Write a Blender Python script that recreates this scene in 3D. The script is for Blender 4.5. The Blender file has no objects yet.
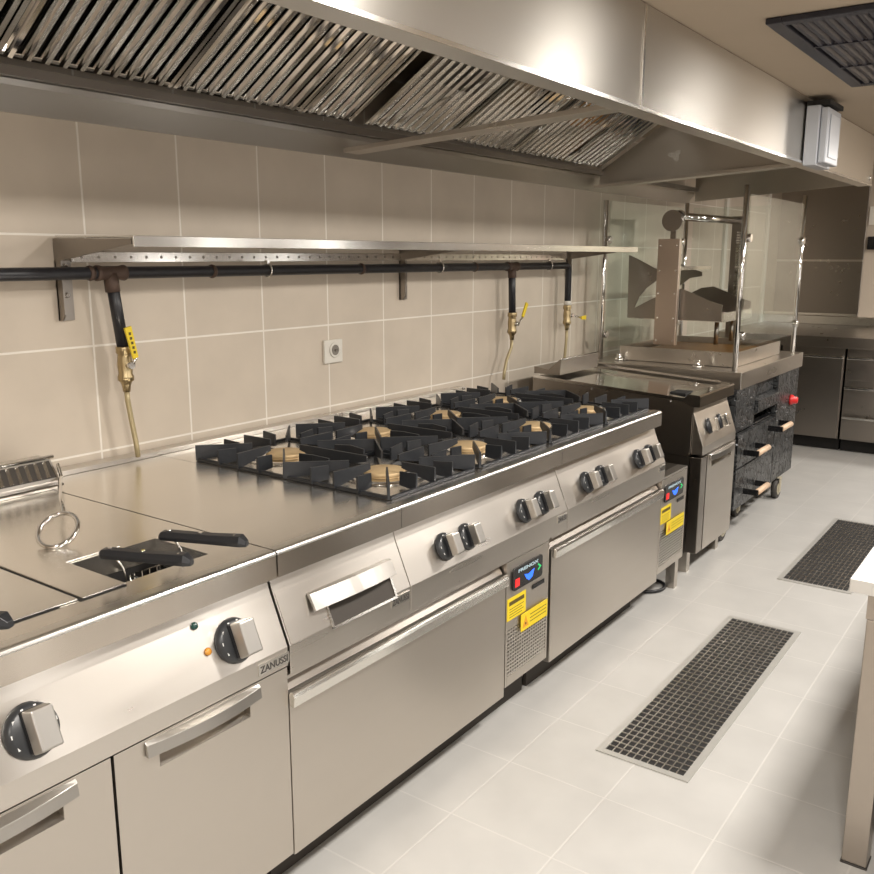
import bpy, math, random
from mathutils import Vector, Matrix
random.seed(7)
SC = bpy.context.scene
COL = SC.collection
ZO = 0.78                      # worktop height above the floor; helper coordinates are relative to the worktop

# ------------------------------------------------------------------ camera
cd = bpy.data.cameras.new('camera'); cam = bpy.data.objects.new('camera', cd); COL.objects.link(cam)
yaw, pitch, roll = 0.6247, 0.2027, 0.0014
fw = Vector((math.cos(pitch)*math.cos(yaw), math.cos(pitch)*math.sin(yaw), -math.sin(pitch)))
rt = Vector((math.sin(yaw), -math.cos(yaw), 0)); up = rt.cross(fw)
r2 = rt*math.cos(roll)+up*math.sin(roll); u2 = -rt*math.sin(roll)+up*math.cos(roll)
M = Matrix((r2, u2, -fw)).transposed().to_4x4(); M.translation = Vector((-1.1629, -1.2286, 0.5724+ZO))
cam.matrix_world = M
cd.sensor_width = 36; cd.lens = 36*878.8/874; cd.clip_start = 0.05
SC.camera = cam

# ------------------------------------------------------------------ world, lamps, exposure
w = bpy.data.worlds.new('world'); SC.world = w; w.use_nodes = True
w.node_tree.nodes['Background'].inputs[0].default_value = (1, .93, .84, 1)
w.node_tree.nodes['Background'].inputs[1].default_value = 0.05
SC.view_settings.view_transform = 'Standard'; SC.view_settings.look = 'None'
SC.view_settings.gamma = 1; SC.view_settings.use_curve_mapping = False
SC.view_settings.exposure = 0.27
def ceiling_lamp(x, y, sx, sy, e, col=(1, .95, .885)):
    l = bpy.data.lights.new('ceiling_lamp', 'AREA'); l.shape = 'RECTANGLE'; l.size = sx; l.size_y = sy
    l.energy = e; l.color = col
    o = bpy.data.objects.new('ceiling_lamp', l); COL.objects.link(o); o.location = (x, y, 1.238+ZO)
for lx in (-2.2, -.63, .99, 2.61, 4.23, 5.87):
    ceiling_lamp(lx, -1.22, .26, .24, 29)
for lx in (-1.2, 1.2, 3.6):
    ceiling_lamp(lx, -2.5, .4, .4, 6)
for lx in (-1.6, -.3, 1.0, 2.3, 3.6, 4.9):          # added strip lights on the unseen side wall, for stripes in the steel
    l = bpy.data.lights.new('window_light', 'AREA'); l.shape = 'RECTANGLE'; l.size = .16; l.size_y = 1.25
    l.energy = 3.5; l.color = (1, .97, .93)
    o = bpy.data.objects.new('window_light', l); COL.objects.link(o); o.location = (lx, -3.18, .42+ZO); o.rotation_euler = (math.radians(90), 0, 0)

# ------------------------------------------------------------------ materials
def newmat(name):
    m = bpy.data.materials.new(name); m.use_nodes = True
    nt = m.node_tree; b = nt.nodes['Principled BSDF']; return m, nt, b
def plain(name, col, rough=.5, metal=0., noise=.05, scale=20, bump=0., emit=0, coat=0):
    m, nt, b = newmat(name); N = nt.nodes; L = nt.links
    tc = N.new('ShaderNodeTexCoord'); n = N.new('ShaderNodeTexNoise'); n.inputs['Scale'].default_value = scale
    n.inputs['Detail'].default_value = 4
    L.new(tc.outputs['Object'], n.inputs['Vector'])
    r = N.new('ShaderNodeMapRange'); r.inputs[3].default_value = 1-noise; r.inputs[4].default_value = 1+noise
    L.new(n.outputs['Fac'], r.inputs[0])
    mx = N.new('ShaderNodeVectorMath'); mx.operation = 'SCALE'; mx.inputs[0].default_value = col[:3]
    L.new(r.outputs[0], mx.inputs['Scale']); L.new(mx.outputs[0], b.inputs['Base Color'])
    b.inputs['Roughness'].default_value = rough; b.inputs['Metallic'].default_value = metal
    if coat: b.inputs['Coat Weight'].default_value = coat
    if bump:
        bp = N.new('ShaderNodeBump'); bp.inputs['Strength'].default_value = bump; bp.inputs['Distance'].default_value = .003
        L.new(n.outputs['Fac'], bp.inputs['Height']); L.new(bp.outputs[0], b.inputs['Normal'])
    if emit:
        b.inputs['Emission Color'].default_value = (*col[:3], 1); b.inputs['Emission Strength'].default_value = emit
    return m
def steel(name, col=(.66, .62, .57), rough=.3, aniso=.75, brush='x', vary=.035, wave=0.0):
    m, nt, b = newmat(name); N = nt.nodes; L = nt.links
    b.inputs['Metallic'].default_value = 1; b.inputs['Base Color'].default_value = (*col, 1)
    g = N.new('ShaderNodeNewGeometry'); s = N.new('ShaderNodeSeparateXYZ'); L.new(g.outputs['True Normal'], s.inputs[0])
    a = N.new('ShaderNodeMath'); a.operation = 'ABSOLUTE'; L.new(s.outputs['Z'], a.inputs[0])
    o = N.new('ShaderNodeMath'); o.operation = 'SUBTRACT'; o.inputs[0].default_value = 1; L.new(a.outputs[0], o.inputs[1])
    c = N.new('ShaderNodeCombineXYZ'); L.new(o.outputs[0], c.inputs['Z']); L.new(a.outputs[0], c.inputs['Y'])
    L.new(c.outputs[0], b.inputs['Tangent'])
    b.inputs['Anisotropic'].default_value = aniso
    tc = N.new('ShaderNodeTexCoord'); mp = N.new('ShaderNodeMapping')
    mp.inputs['Scale'].default_value = (1.2, 9, 9)
    n = N.new('ShaderNodeTexNoise'); n.inputs['Scale'].default_value = 3; n.inputs['Detail'].default_value = 1
    L.new(tc.outputs['Object'], mp.inputs[0]); L.new(mp.outputs[0], n.inputs['Vector'])
    n2 = N.new('ShaderNodeTexNoise'); n2.inputs['Scale'].default_value = 3.5; L.new(tc.outputs['Object'], n2.inputs['Vector'])
    ad = N.new('ShaderNodeMath'); ad.operation = 'ADD'; L.new(n.outputs['Fac'], ad.inputs[0]); L.new(n2.outputs['Fac'], ad.inputs[1])
    r = N.new('ShaderNodeMapRange'); r.inputs[1].default_value = .6; r.inputs[2].default_value = 1.4
    r.inputs[3].default_value = max(.03, rough-vary); r.inputs[4].default_value = rough+vary
    L.new(ad.outputs[0], r.inputs[0]); L.new(r.outputs[0], b.inputs['Roughness'])
    if wave:
        n3 = N.new('ShaderNodeTexNoise'); n3.inputs['Scale'].default_value = 2.2; n3.inputs['Detail'].default_value = 1
        L.new(tc.outputs['Object'], n3.inputs['Vector'])
        bp = N.new('ShaderNodeBump'); bp.inputs['Strength'].default_value = wave; bp.inputs['Distance'].default_value = .01
        L.new(n3.outputs['Fac'], bp.inputs['Height']); L.new(bp.outputs[0], b.inputs['Normal'])
    return m
def tiles(name, ax, ox, oy, tw, th, c1, c2, grout, mortar, rough, gl=.3):
    m, nt, b = newmat(name); N = nt.nodes; L = nt.links
    g = N.new('ShaderNodeNewGeometry'); s = N.new('ShaderNodeSeparateXYZ'); L.new(g.outputs['Position'], s.inputs[0])
    c = N.new('ShaderNodeCombineXYZ')
    def sh(k, off, dst):
        q = N.new('ShaderNodeMath'); q.operation = 'SUBTRACT'; q.inputs[1].default_value = off
        L.new(s.outputs[k], q.inputs[0]); L.new(q.outputs[0], c.inputs[dst])
    sh(ax[0], ox-20*tw, 'X'); sh(ax[1], oy-20*th, 'Y')
    bt = N.new('ShaderNodeTexBrick'); bt.offset = 0; bt.squash = 1
    L.new(c.outputs[0], bt.inputs['Vector'])
    for k, v in (('Scale', 1), ('Mortar Size', mortar), ('Mortar Smooth', .3), ('Bias', 0), ('Brick Width', tw), ('Row Height', th)):
        bt.inputs[k].default_value = v
    bt.inputs['Color1'].default_value = (*c1, 1); bt.inputs['Color2'].default_value = (*c2, 1); bt.inputs['Mortar'].default_value = (*grout, 1)
    n = N.new('ShaderNodeTexNoise'); n.inputs['Scale'].default_value = 6; n.inputs['Detail'].default_value = 6
    L.new(g.outputs['Position'], n.inputs['Vector'])
    r = N.new('ShaderNodeMapRange'); r.inputs[1].default_value = .3; r.inputs[2].default_value = .7; r.inputs[3].default_value = .95; r.inputs[4].default_value = 1.05
    L.new(n.outputs['Fac'], r.inputs[0])
    v = N.new('ShaderNodeVectorMath'); v.operation = 'SCALE'; L.new(bt.outputs['Color'], v.inputs[0]); L.new(r.outputs[0], v.inputs['Scale'])
    L.new(v.outputs[0], b.inputs['Base Color']); b.inputs['Roughness'].default_value = rough
    b.inputs['Specular IOR Level'].default_value = gl
    bp = N.new('ShaderNodeBump'); bp.invert = True; bp.inputs['Strength'].default_value = .4; bp.inputs['Distance'].default_value = .002
    L.new(bt.outputs['Fac'], bp.inputs['Height']); L.new(bp.outputs[0], b.inputs['Normal'])
    return m
def glassmat(name, tint):
    m, nt, b = newmat(name); N = nt.nodes; L = nt.links
    N.remove(b); out = N['Material Output']
    t = N.new('ShaderNodeBsdfTransparent'); t.inputs[0].default_value = (*tint, 1)
    g = N.new('ShaderNodeBsdfGlossy'); g.inputs['Roughness'].default_value = .02
    ge = N.new('ShaderNodeNewGeometry'); dp = N.new('ShaderNodeVectorMath'); dp.operation = 'DOT_PRODUCT'
    L.new(ge.outputs['Normal'], dp.inputs[0]); L.new(ge.outputs['Incoming'], dp.inputs[1])
    ab = N.new('ShaderNodeMath'); ab.operation = 'ABSOLUTE'; L.new(dp.outputs['Value'], ab.inputs[0])
    iv = N.new('ShaderNodeMath'); iv.operation = 'SUBTRACT'; iv.inputs[0].default_value = 1; L.new(ab.outputs[0], iv.inputs[1])
    pw = N.new('ShaderNodeMath'); pw.operation = 'POWER'; pw.inputs[1].default_value = 5; L.new(iv.outputs[0], pw.inputs[0])
    f = N.new('ShaderNodeMath'); f.operation = 'MULTIPLY_ADD'; f.inputs[1].default_value = .9; f.inputs[2].default_value = .03; L.new(pw.outputs[0], f.inputs[0])
    x = N.new('ShaderNodeMixShader')
    L.new(f.outputs[0], x.inputs[0]); L.new(t.outputs[0], x.inputs[1]); L.new(g.outputs[0], x.inputs[2]); L.new(x.outputs[0], out.inputs[0])
    return m

S = steel('brushed_steel')
S_TOP = steel('worktop_steel', (.88, .85, .80), .24, .4)
S_BRIGHT = steel('bright_steel', (.78, .76, .72), .2, .6)
S_HOOD = steel('hood_steel', (.68, .65, .60), .36, 1.0, vary=.0)
S_FAS = steel('fascia_steel', (.66, .60, .53), .22, 1.0, vary=.0)
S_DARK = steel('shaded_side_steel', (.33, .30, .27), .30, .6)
LEGM = steel('table_leg_steel', (.46, .41, .36), .35, .5)
HAND = steel('handle_steel', (.50, .48, .45), .35, .3, vary=0)
EDGE = steel('polished_edge', (.85, .83, .79), .28, 0, vary=0)
S_DOOR = steel('door_steel', (.60, .555, .50), .36, .6)
S_WARM = steel('column_steel', (.62, .52, .45), .35, .5)
CHROME = steel('chrome', (.85, .84, .82), .10, 0, vary=.0)
FILT = steel('filter_steel', (1, .99, .97), .06, .0, vary=.0, wave=.25)
FILTD = steel('filter_inner_steel', (.10, .095, .09), .3, 0, vary=0)  # near-black copy of the filter steel, painting the shade between slats
IRON = plain('cast_iron', (.022, .024, .028), .42, .0, .2, 60, .2)
BLACKM = plain('black_plastic', (.018, .019, .022), .35)
DIAL = plain('dial_plastic', (.03, .032, .035), .35)
GAP = plain('dark_gap', (.012, .011, .01), .8)
VOID = plain('dark_recess', (.05, .042, .035), .7)
PIPE = plain('black_pipe_paint', (.02, .02, .024), .38, 0, .2, 40, .1)
RUST = plain('oxidised_fitting', (.10, .065, .05), .55, .3, .3, 60, .2)
BRASS = steel('aged_brass', (.48, .38, .22), .38, 0)
BRASSCAP = plain('brass_burner', (.68, .50, .28), .5, .35, .1, 40)
HOSE = plain('gas_hose', (.46, .38, .22), .35, .3)
YELLOW = plain('yellow_paint', (.80, .60, .03), .45)
LABELY = plain('yellow_sticker', (.82, .62, .02), .5)
ORANGE = plain('orange_print', (.75, .33, .02), .5)
INK = plain('dark_print', (.10, .07, .01), .6)
INKG = plain('grey_print', (.05, .045, .04), .5)
WHITEP = plain('white_plastic', (.72, .69, .62), .35)
WHITE = plain('white_print', (.8, .8, .78), .4)
GREYP = plain('grey_box_paint', (.50, .52, .56), .35, .1)
CEIL = plain('ceiling_paint', (.36, .29, .215), .85, 0, .04, 3)
WALLP = plain('wall_paint', (.50, .43, .35), .7, 0, .04, 3)
def hammered():
    m, nt, b = newmat('embossed_charcoal'); N = nt.nodes; L = nt.links
    b.inputs['Base Color'].default_value = (.045, .048, .05, 1); b.inputs['Roughness'].default_value = .3; b.inputs['Metallic'].default_value = .35
    tc = N.new('ShaderNodeTexCoord'); v = N.new('ShaderNodeTexVoronoi'); v.feature = 'DISTANCE_TO_EDGE'; v.inputs['Scale'].default_value = 13
    n = N.new('ShaderNodeTexNoise'); n.inputs['Scale'].default_value = 9
    mp = N.new('ShaderNodeMapping'); mp.inputs['Rotation'].default_value = (0, .7, 0); mp.inputs['Scale'].default_value = (1, 1, 2.2)
    mx = N.new('ShaderNodeVectorMath'); mx.operation = 'MULTIPLY_ADD'; mx.inputs[1].default_value = (.25, .25, .25)
    L.new(tc.outputs['Object'], n.inputs['Vector']); L.new(n.outputs['Color'], mx.inputs[0]); L.new(tc.outputs['Object'], mx.inputs[2])
    L.new(mx.outputs[0], mp.inputs[0]); L.new(mp.outputs[0], v.inputs['Vector'])
    r = N.new('ShaderNodeMapRange'); r.inputs[1].default_value = .02; r.inputs[2].default_value = .12; L.new(v.outputs['Distance'], r.inputs[0])
    cm = N.new('ShaderNodeMixRGB'); cm.inputs[1].default_value = (.012, .012, .013, 1); cm.inputs[2].default_value = (.07, .073, .075, 1)
    L.new(r.outputs[0], cm.inputs[0]); L.new(cm.outputs[0], b.inputs['Base Color'])
    bp = N.new('ShaderNodeBump'); bp.inputs['Strength'].default_value = .8; bp.inputs['Distance'].default_value = .006
    L.new(r.outputs[0], bp.inputs['Height']); L.new(bp.outputs[0], b.inputs['Normal']); return m
CHAR = hammered()
BLK = plain('gloss_black', (.008, .008, .009), .25)
WOOD = plain('pale_wood', (.72, .52, .36), .5, 0, .1, 40)
RUBBER = plain('grey_rubber', (.055, .05, .045), .6)
CAST = plain('caster_zinc', (.60, .55, .42), .4, .4)
COPPER = plain('browned_pan', (.30, .15, .045), .4, .6, .3, 8)
REDP = plain('red_plastic', (.7, .03, .03), .35)
GLOWB = plain('blue_indicator', (.02, .12, .8), .4, emit=1.2)
GLOWR = plain('red_indicator', (.8, .02, .02), .4, emit=.5)
GLOWG = plain('green_indicator', (.03, .5, .15), .4, emit=.4)
GLOWT = plain('display_lettering', (.4, .52, .58), .4, emit=.25)
LAMPG = plain('green_lamp_lens', (.01, .05, .04), .15)
LAMPO = plain('amber_lamp_lens', (.6, .26, .03), .2)
VENT = plain('vent_plastic', (.018, .018, .026), .45)
GLASS = glassmat('case_glass', (.955, .985, .97))
WALLT = tiles('wall_tiles', 'XZ', .2428, .035+ZO, .314, .2955, (.60, .525, .435), (.585, .51, .42), (.82, .77, .69), .0035, .38, .35)
FLOORT = tiles('floor_tiles', 'XY', .438, -.12, .281, .281, (.485, .475, .455), (.475, .465, .443), (.545, .53, .505), .003, .36, .35)

# ------------------------------------------------------------------ mesh helpers
class MB:
    def __init__(s): s.v = []; s.f = []; s.m = []; s.sm = []
    def add(s, vs, fs, m=0, smooth=False):
        o = len(s.v); s.v += [tuple(v) for v in vs]
        for f in fs: s.f.append([o+i for i in f]); s.m.append(m); s.sm.append(smooth)
        return s
    def box(s, x0, x1, y0, y1, z0, z1, m=0):
        vs = [(x, y, z) for x in (x0, x1) for y in (y0, y1) for z in (z0, z1)]
        return s.add(vs, [(0, 1, 3, 2), (4, 6, 7, 5), (0, 4, 5, 1), (2, 3, 7, 6), (0, 2, 6, 4), (1, 5, 7, 3)], m)
    def prism(s, pts, fn, a, b, m=0):      # pts 2-D outline; fn(p, t) -> 3-D
        n = len(pts); vs = [fn(p, a) for p in pts]+[fn(p, b) for p in pts]
        fs = [tuple(range(n))[::-1], tuple(range(n, 2*n))]+[(i, (i+1) % n, n+(i+1) % n, n+i) for i in range(n)]
        return s.add(vs, fs, m)
    def px(s, pts, x0, x1, m=0): return s.prism(pts, lambda p, t: (t, p[0], p[1]), x0, x1, m)   # outline in (y,z)
    def py(s, pts, y0, y1, m=0): return s.prism(pts, lambda p, t: (p[0], t, p[1]), y0, y1, m)   # outline in (x,z)
    def pz(s, pts, z0, z1, m=0): return s.prism(pts, lambda p, t: (p[0], p[1], t), z0, z1, m)
    def lathe(s, c, ax, prof, n=24, m=0, caps=True):   # prof [(r, h)]
        c = Vector(c); ax = Vector(ax).normalized(); t = Vector((1, 0, 0)) if abs(ax.x) < .9 else Vector((0, 1, 0))
        a = ax.cross(t).normalized(); b = ax.cross(a); vs = []
        for r, h in prof:
            for i in range(n):
                q = 2*math.pi*i/n; vs.append(c+ax*h+(a*math.cos(q)+b*math.sin(q))*r)
        fs = []
        for k in range(len(prof)-1):
            for i in range(n): fs.append((k*n+i, k*n+(i+1) % n, (k+1)*n+(i+1) % n, (k+1)*n+i))
        s.add(vs, fs, m, True)
        if caps:
            o = len(s.v)-len(vs)
            s.f.append([o+i for i in range(n)][::-1]); s.m.append(m); s.sm.append(False)
            s.f.append([o+(len(prof)-1)*n+i for i in range(n)]); s.m.append(m); s.sm.append(False)
        return s
    def cyl(s, p0, p1, r, n=20, m=0, r1=None):
        p0 = Vector(p0); p1 = Vector(p1); return s.lathe(p0, p1-p0, [(r, 0), (r if r1 is None else r1, (p1-p0).length)], n, m)
    def tube(s, pts, r, n=10, m=0, closed=False):
        P = [Vector(p) for p in pts]; k = len(P); vs = []; prev = None
        for i, p in enumerate(P):
            if closed: d = P[(i+1) % k]-P[i-1]
            else: d = P[min(i+1, k-1)]-P[max(i-1, 0)]
            d.normalize()
            if prev is None:
                t = Vector((0, 0, 1)) if abs(d.z) < .9 else Vector((1, 0, 0)); a = d.cross(t).normalized()
            else: a = (prev-d*prev.dot(d)).normalized()
            prev = a; b = d.cross(a)
            for j in range(n):
                q = 2*math.pi*j/n; vs.append(p+(a*math.cos(q)+b*math.sin(q))*r)
        fs = []
        for i in range(k if closed else k-1):
            for j in range(n):
                i2 = (i+1) % k; fs.append((i*n+j, i*n+(j+1) % n, i2*n+(j+1) % n, i2*n+j))
        if not closed: fs += [tuple(range(n))[::-1], tuple(range((k-1)*n, k*n))]
        return s.add(vs, fs, m, True)
    def build(s, name, mats, parent=None, bevel=0, label=None):
        me = bpy.data.meshes.new(name)
        off = Vector((0, 0, ZO))
        if parent is not None:
            q = parent; loc = Vector((0, 0, 0))
            while q is not None: loc += q.location; q = q.parent
            off -= loc
        me.from_pydata([(v[0]+off.x, v[1]+off.y, v[2]+off.z) for v in s.v], [], s.f)
        if not isinstance(mats, (list, tuple)): mats = [mats]
        for mm in mats: me.materials.append(mm)
        for p, mi, sm in zip(me.polygons, s.m, s.sm): p.material_index = mi; p.use_smooth = sm
        import bmesh
        bm = bmesh.new(); bm.from_mesh(me); bmesh.ops.recalc_face_normals(bm, faces=bm.faces); bm.to_mesh(me); bm.free()
        o = bpy.data.objects.new(name, me); COL.objects.link(o)
        if parent is not None: o.parent = parent
        if bevel:
            b = o.modifiers.new('bevel', 'BEVEL'); b.width = bevel; b.segments = 2; b.limit_method = 'ANGLE'; b.angle_limit = math.radians(40)
        if label: o['label'] = label
        return o
def thing(name, loc, label, cat, group=None):
    o = bpy.data.objects.new(name, None); COL.objects.link(o); o.location = (loc[0], loc[1], loc[2]+ZO); o.empty_display_size = .05
    o['label'] = label; o['category'] = cat
    if group: o['group'] = group
    return o
def tag(o, label, cat, group=None):
    o['label'] = label; o['category'] = cat
    if group: o['group'] = group
    return o
def struct(o): o['kind'] = 'structure'; return o
def dup(o, parent=None):
    c = o.copy(); COL.objects.link(c)
    if parent is not None: c.parent = parent
    for ch in list(o.children): dup(ch, c)
    return c
def text(s, name, origin, X, Y, size, mat, parent, width=None, ext=.0006):
    cu = bpy.data.curves.new(name, 'FONT'); cu.body = s; cu.size = size; cu.extrude = ext; cu.align_x = 'LEFT'; cu.offset = size*.02
    t = bpy.data.objects.new(name, cu); COL.objects.link(t)
    dg = bpy.context.evaluated_depsgraph_get(); dg.update()
    me = bpy.data.meshes.new_from_object(t.evaluated_get(dg)); bpy.data.objects.remove(t); bpy.data.curves.remove(cu)
    xs = [v.co.x for v in me.vertices]; x0 = min(xs); k = 1 if not width else width/(max(xs)-x0)
    X = Vector(X).normalized(); Y = Vector(Y).normalized(); Nn = X.cross(Y)
    off = Vector((0, 0, ZO)); q = parent
    while q is not None: off -= q.location; q = q.parent
    for v in me.vertices:
        c = v.co.copy(); v.co = Vector(origin)+off+X*((c.x-x0)*k)+Y*c.y+Nn*c.z
    me.materials.clear(); me.materials.append(mat)
    o = bpy.data.objects.new(name, me); COL.objects.link(o); o.parent = parent; return o

# ------------------------------------------------------------------ the room
W = .947; HC = 1.256; XB = 6.6
struct(MB().box(-3.1, XB+.1, -3.3, W+.1, -.88, -.78).build('floor', FLOORT))
struct(MB().box(-3.1, XB+.1, W, W+.1, -.78, HC).build('wall_left', WALLT))
struct(MB().box(XB, XB+.1, -3.3, W, -.78, HC).build('wall_back', WALLP))
struct(MB().box(-3.1, XB, -3.3, -3.2, -.78, HC).build('wall_right', plain('dark_wall_paint', (.13, .10, .075), .7, 0, .04, 3)))  # unseen wall, coloured dark so the steel mirrors a dim side
struct(MB().box(-3.1, -3.0, -3.2, W, -.78, HC).build('wall_front', WALLP))
struct(MB().box(-3.1, XB+.1, -3.3, W+.1, HC, HC+.1).build('ceiling', CEIL))
struct(MB().box(5.44, 5.50, W-.02, W-.001, -.05, 1.1).build('trim_1', WHITEP))
struct(MB().box(6.50, 6.56, W-.02, W-.001, -.05, 1.1).build('trim_2', WHITEP))

for i, wx in enumerate((-1.6, -.3, 1.0, 2.3, 3.6, 4.9)):      # made-up frames round the added strip lights, out of view
    m = MB()
    m.box(wx-.20, wx-.165, -3.199, -3.16, -.24, 1.08).box(wx+.165, wx+.20, -3.199, -3.16, -.24, 1.08)
    m.box(wx-.165, wx+.165, -3.199, -3.16, 1.05, 1.08).box(wx-.165, wx+.165, -3.199, -3.16, -.24, -.21)
    struct(m.build('window_%d' % (i+1), WHITEP))
# ------------------------------------------------------------------ extraction hood
hood = thing('extraction_hood', (1.6, .4, .93), 'long stainless steel extraction hood running above the cooking line', 'extractor hood')
HX0, HX1, YF, ZF, ZB = -1.6, 4.65, -.17, .98, .925
def front(x0, x1):
    m = MB(); m.px([(YF, ZF), (YF+.075, ZF-.001), (YF+.075, ZF+.012), (YF+.012, ZF+.012), (YF+.012, HC-.002), (YF, HC-.002)], x0, x1); return m
front(HX0, 1.277).build('front_panel', S_HOOD, hood, .0015)
front(1.283, HX1).build('front_panel', S_HOOD, hood, .0015)
MB().box(1.274, 1.286, YF-.004, YF-.0005, ZF, HC-.004).build('joint_strip', S_BRIGHT, hood)
MB().box(HX0, HX1, YF-.003, YF-.0005, ZF-.004, ZF+.006).build('drip_edge', S_BRIGHT, hood)
MB().px([(.885, ZB+.06), (.885, ZB+.045), (.93, ZB-.01), (.944, ZB-.01), (.944, ZB+.08), (.93, ZB+.08)], HX0, HX1).build('rear_gutter', S_HOOD, hood, .001)
endp = [(YF+.013, ZF+.013), (.88, ZB), (.88, HC-.004), (YF+.013, HC-.004)]
MB().px(endp, HX1-.012, HX1).build('end_panel', S_HOOD, hood)
MB().px(endp, HX0, HX0+.012).build('end_panel', S_HOOD, hood)
def slope(y): return 1.004+(.885-y)*.62
MB().px([(YF+.013, ZF+.013), (.88, ZB+.012), (.88, slope(.88)), (.50, slope(.50)), (.49, HC-.004), (YF+.013, HC-.004)], 3.215, 3.227).build('partition', S_HOOD, hood)
for bx in (1.256, 3.20):
    MB().px([(YF+.075, ZF-.002), (.885, ZB-.002), (.885, ZB+.012), (YF+.075, ZF+.012)], bx-.042, bx+.042).build('cross_beam', S, hood, .001)
MB().px([(.52, slope(.52)+.045), (.48, slope(.48)+.02), (.48, HC-.004), (.50, HC-.004)], HX0, HX1).build('filter_rail', S_DARK, hood)
MB().box(HX0, HX1, .86, .884, ZB+.062, ZB+.085).build('filter_rail', S_DARK, hood)
sm = []; c0 = (.475, 1.065)
for i in range(14):
    a = i/14*2*math.pi; r = .022+.009*math.sin(3*a+1)+.004*math.sin(7*a); sm.append((c0[0]+1.3*r*math.cos(a), c0[1]+r*math.sin(a)))
MB().px(sm, 3.2135, 3.2148).build('smudge', plain('dry_smear', (.75, .73, .68), .7, 0, .2, 90), hood)
# small end cap fixing at the right end
MB().lathe((4.56, YF-.001, 1.018), (0, -1, 0), [(.014, 0), (.012, .008)], 12).build('fixing_screw', S_BRIGHT, hood)
# grease filters, one by one
def make_filter(x0, x1, label):
    t = thing('grease_filter', ((x0+x1)/2, .7, 1.0), label, 'grease filter', 'baffle grease filters under the hood')
    y0, y1 = .86, .505
    d = Vector((0, y1-y0, slope(y1)-slope(y0))); Ln = d.length; d.normalize(); nn = Vector((0, -d.z, d.y))
    if nn.z > 0: nn = -nn               # downward facing normal
    O = Vector((0, y0, slope(y0)+.004))
    def P(x, s, h): return Vector((x, 0, 0))+O+d*s+nn*h
    def bar(mb, xa, xb, sa, sb, h0, h1):
        vs = [P(x, s, h) for x in (xa, xb) for s in (sa, sb) for h in (h0, h1)]
        mb.add(vs, [(0, 1, 3, 2), (4, 6, 7, 5), (0, 4, 5, 1), (2, 3, 7, 6), (0, 2, 6, 4), (1, 5, 7, 3)])
    fr = MB(); g = .003
    bar(fr, x0+g, x0+.016, 0, Ln, -.035, .004); bar(fr, x1-.016, x1-g, 0, Ln, -.035, .004)
    bar(fr, x0+.016, x1-.016, 0, .018, -.035, -.002); bar(fr, x0+.016, x1-.016, Ln-.018, Ln, -.035, -.002)
    fr.build('frame', FILT, t)
    bf = MB(); n = max(2, round((x1-x0-.03)/.047)); p = (x1-x0-.034)/n; tt = .0012
    for i in range(n):
        c = x0+.017+p*(i+.5); hw = p*.31
        # lower inverted channel: curved bright trough, and the upper channel behind the gap
        prof = [(c-hw, -.018), (c-hw, -.007), (c-hw*.62, .003), (c-hw*.1, .0005), (c+hw*.62, .003), (c+hw, -.007), (c+hw, -.018)]
        vs = [P(x, s, h) for s in (.004, Ln-.004) for x, h in prof]; m_ = len(prof)
        bf.add(vs, [(k, k+1, m_+k+1, m_+k) for k in range(m_-1)], 0, False)
        c2 = c+p*.5
        if i < n-1:
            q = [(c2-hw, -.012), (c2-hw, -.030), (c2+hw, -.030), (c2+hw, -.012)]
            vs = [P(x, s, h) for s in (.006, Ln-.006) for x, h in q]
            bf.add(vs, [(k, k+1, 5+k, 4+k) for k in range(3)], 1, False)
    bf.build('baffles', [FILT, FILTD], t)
    bk = MB(); bar(bk, x0+.016, x1-.016, .018, Ln-.018, -.036, -.0345); bk.build('backing', GAP, t)  # black sheet painting the dark depth behind the slats
    return t
segs = [(-1.52, -1.02), (-1.02, -.52), (-.52, -.02), (-.02, .48), (.48, .98), (.98, 1.225), (1.29, 1.79), (1.79, 2.29), (2.29, 2.79), (2.79, 3.165)]
names = ['steel baffle filter at the far left end of the hood', 'steel baffle filter, second from the left end of the hood', 'wide-slatted baffle filter above the fryer lids, upper left of the photo',
         'baffle filter above the plain worktop left of the burners', 'baffle filter above the left burners, one before the narrow one', 'narrow baffle filter just left of the first cross beam',
         'baffle filter just right of the first cross beam', 'second baffle filter right of the first cross beam', 'third baffle filter right of the first cross beam', 'last baffle filter, beside the smudged hood partition']
for (a, b), nm in zip(segs, names):
    if b > -1.0: make_filter(a, b, nm)

# electrical box on the hood face, air grille in the ceiling
eb = thing('junction_box', (2.98, -.25, .97), 'grey rectangular electrical box on the hood face under the ceiling', 'electrical box')
MB().box(3.04, 3.30, -.232, YF-.005, .965, 1.215).build('body', GREYP, eb, .004)
MB().box(3.05, 3.29, -.265, -.234, .975, 1.205).build('cover', GREYP, eb, .005)
MB().box(3.09, 3.25, -.269, -.266, 1.0, 1.18).build('raised_panel', plain('pale_grey_paint', (.62, .64, .68), .3), eb, .002)
MB().box(3.045, 3.295, -.27, YF-.005, 1.216, 1.235).build('cable_entry', GAP, eb)  # black block painting the shaded gap above the box
vt = thing('ceiling_air_grille', (2.25, -.7, HC-.02), 'black slatted air conditioning grille set in the cream ceiling', 'air grille')
fr = MB(); X0, X1, Y0, Y1 = 1.64, 2.84, -1.0, -.39
fr.box(X0, X1, Y1-.045, Y1, HC-.018, HC-.001); fr.box(X0, X1, Y0, Y0+.045, HC-.018, HC-.001)
fr.box(X0, X0+.045, Y0+.045, Y1-.045, HC-.018, HC-.001); fr.box(X1-.045, X1, Y0+.045, Y1-.045, HC-.018, HC-.001)
fr.build('frame', VENT, vt, .003)
sl = MB()
for i in range(17):
    y = Y1-.06-i*.030; sl.px([(y, HC-.016), (y-.012, HC-.016), (y-.020, HC-.005), (y-.010, HC-.005)], X0+.045, X1-.045)
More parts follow.
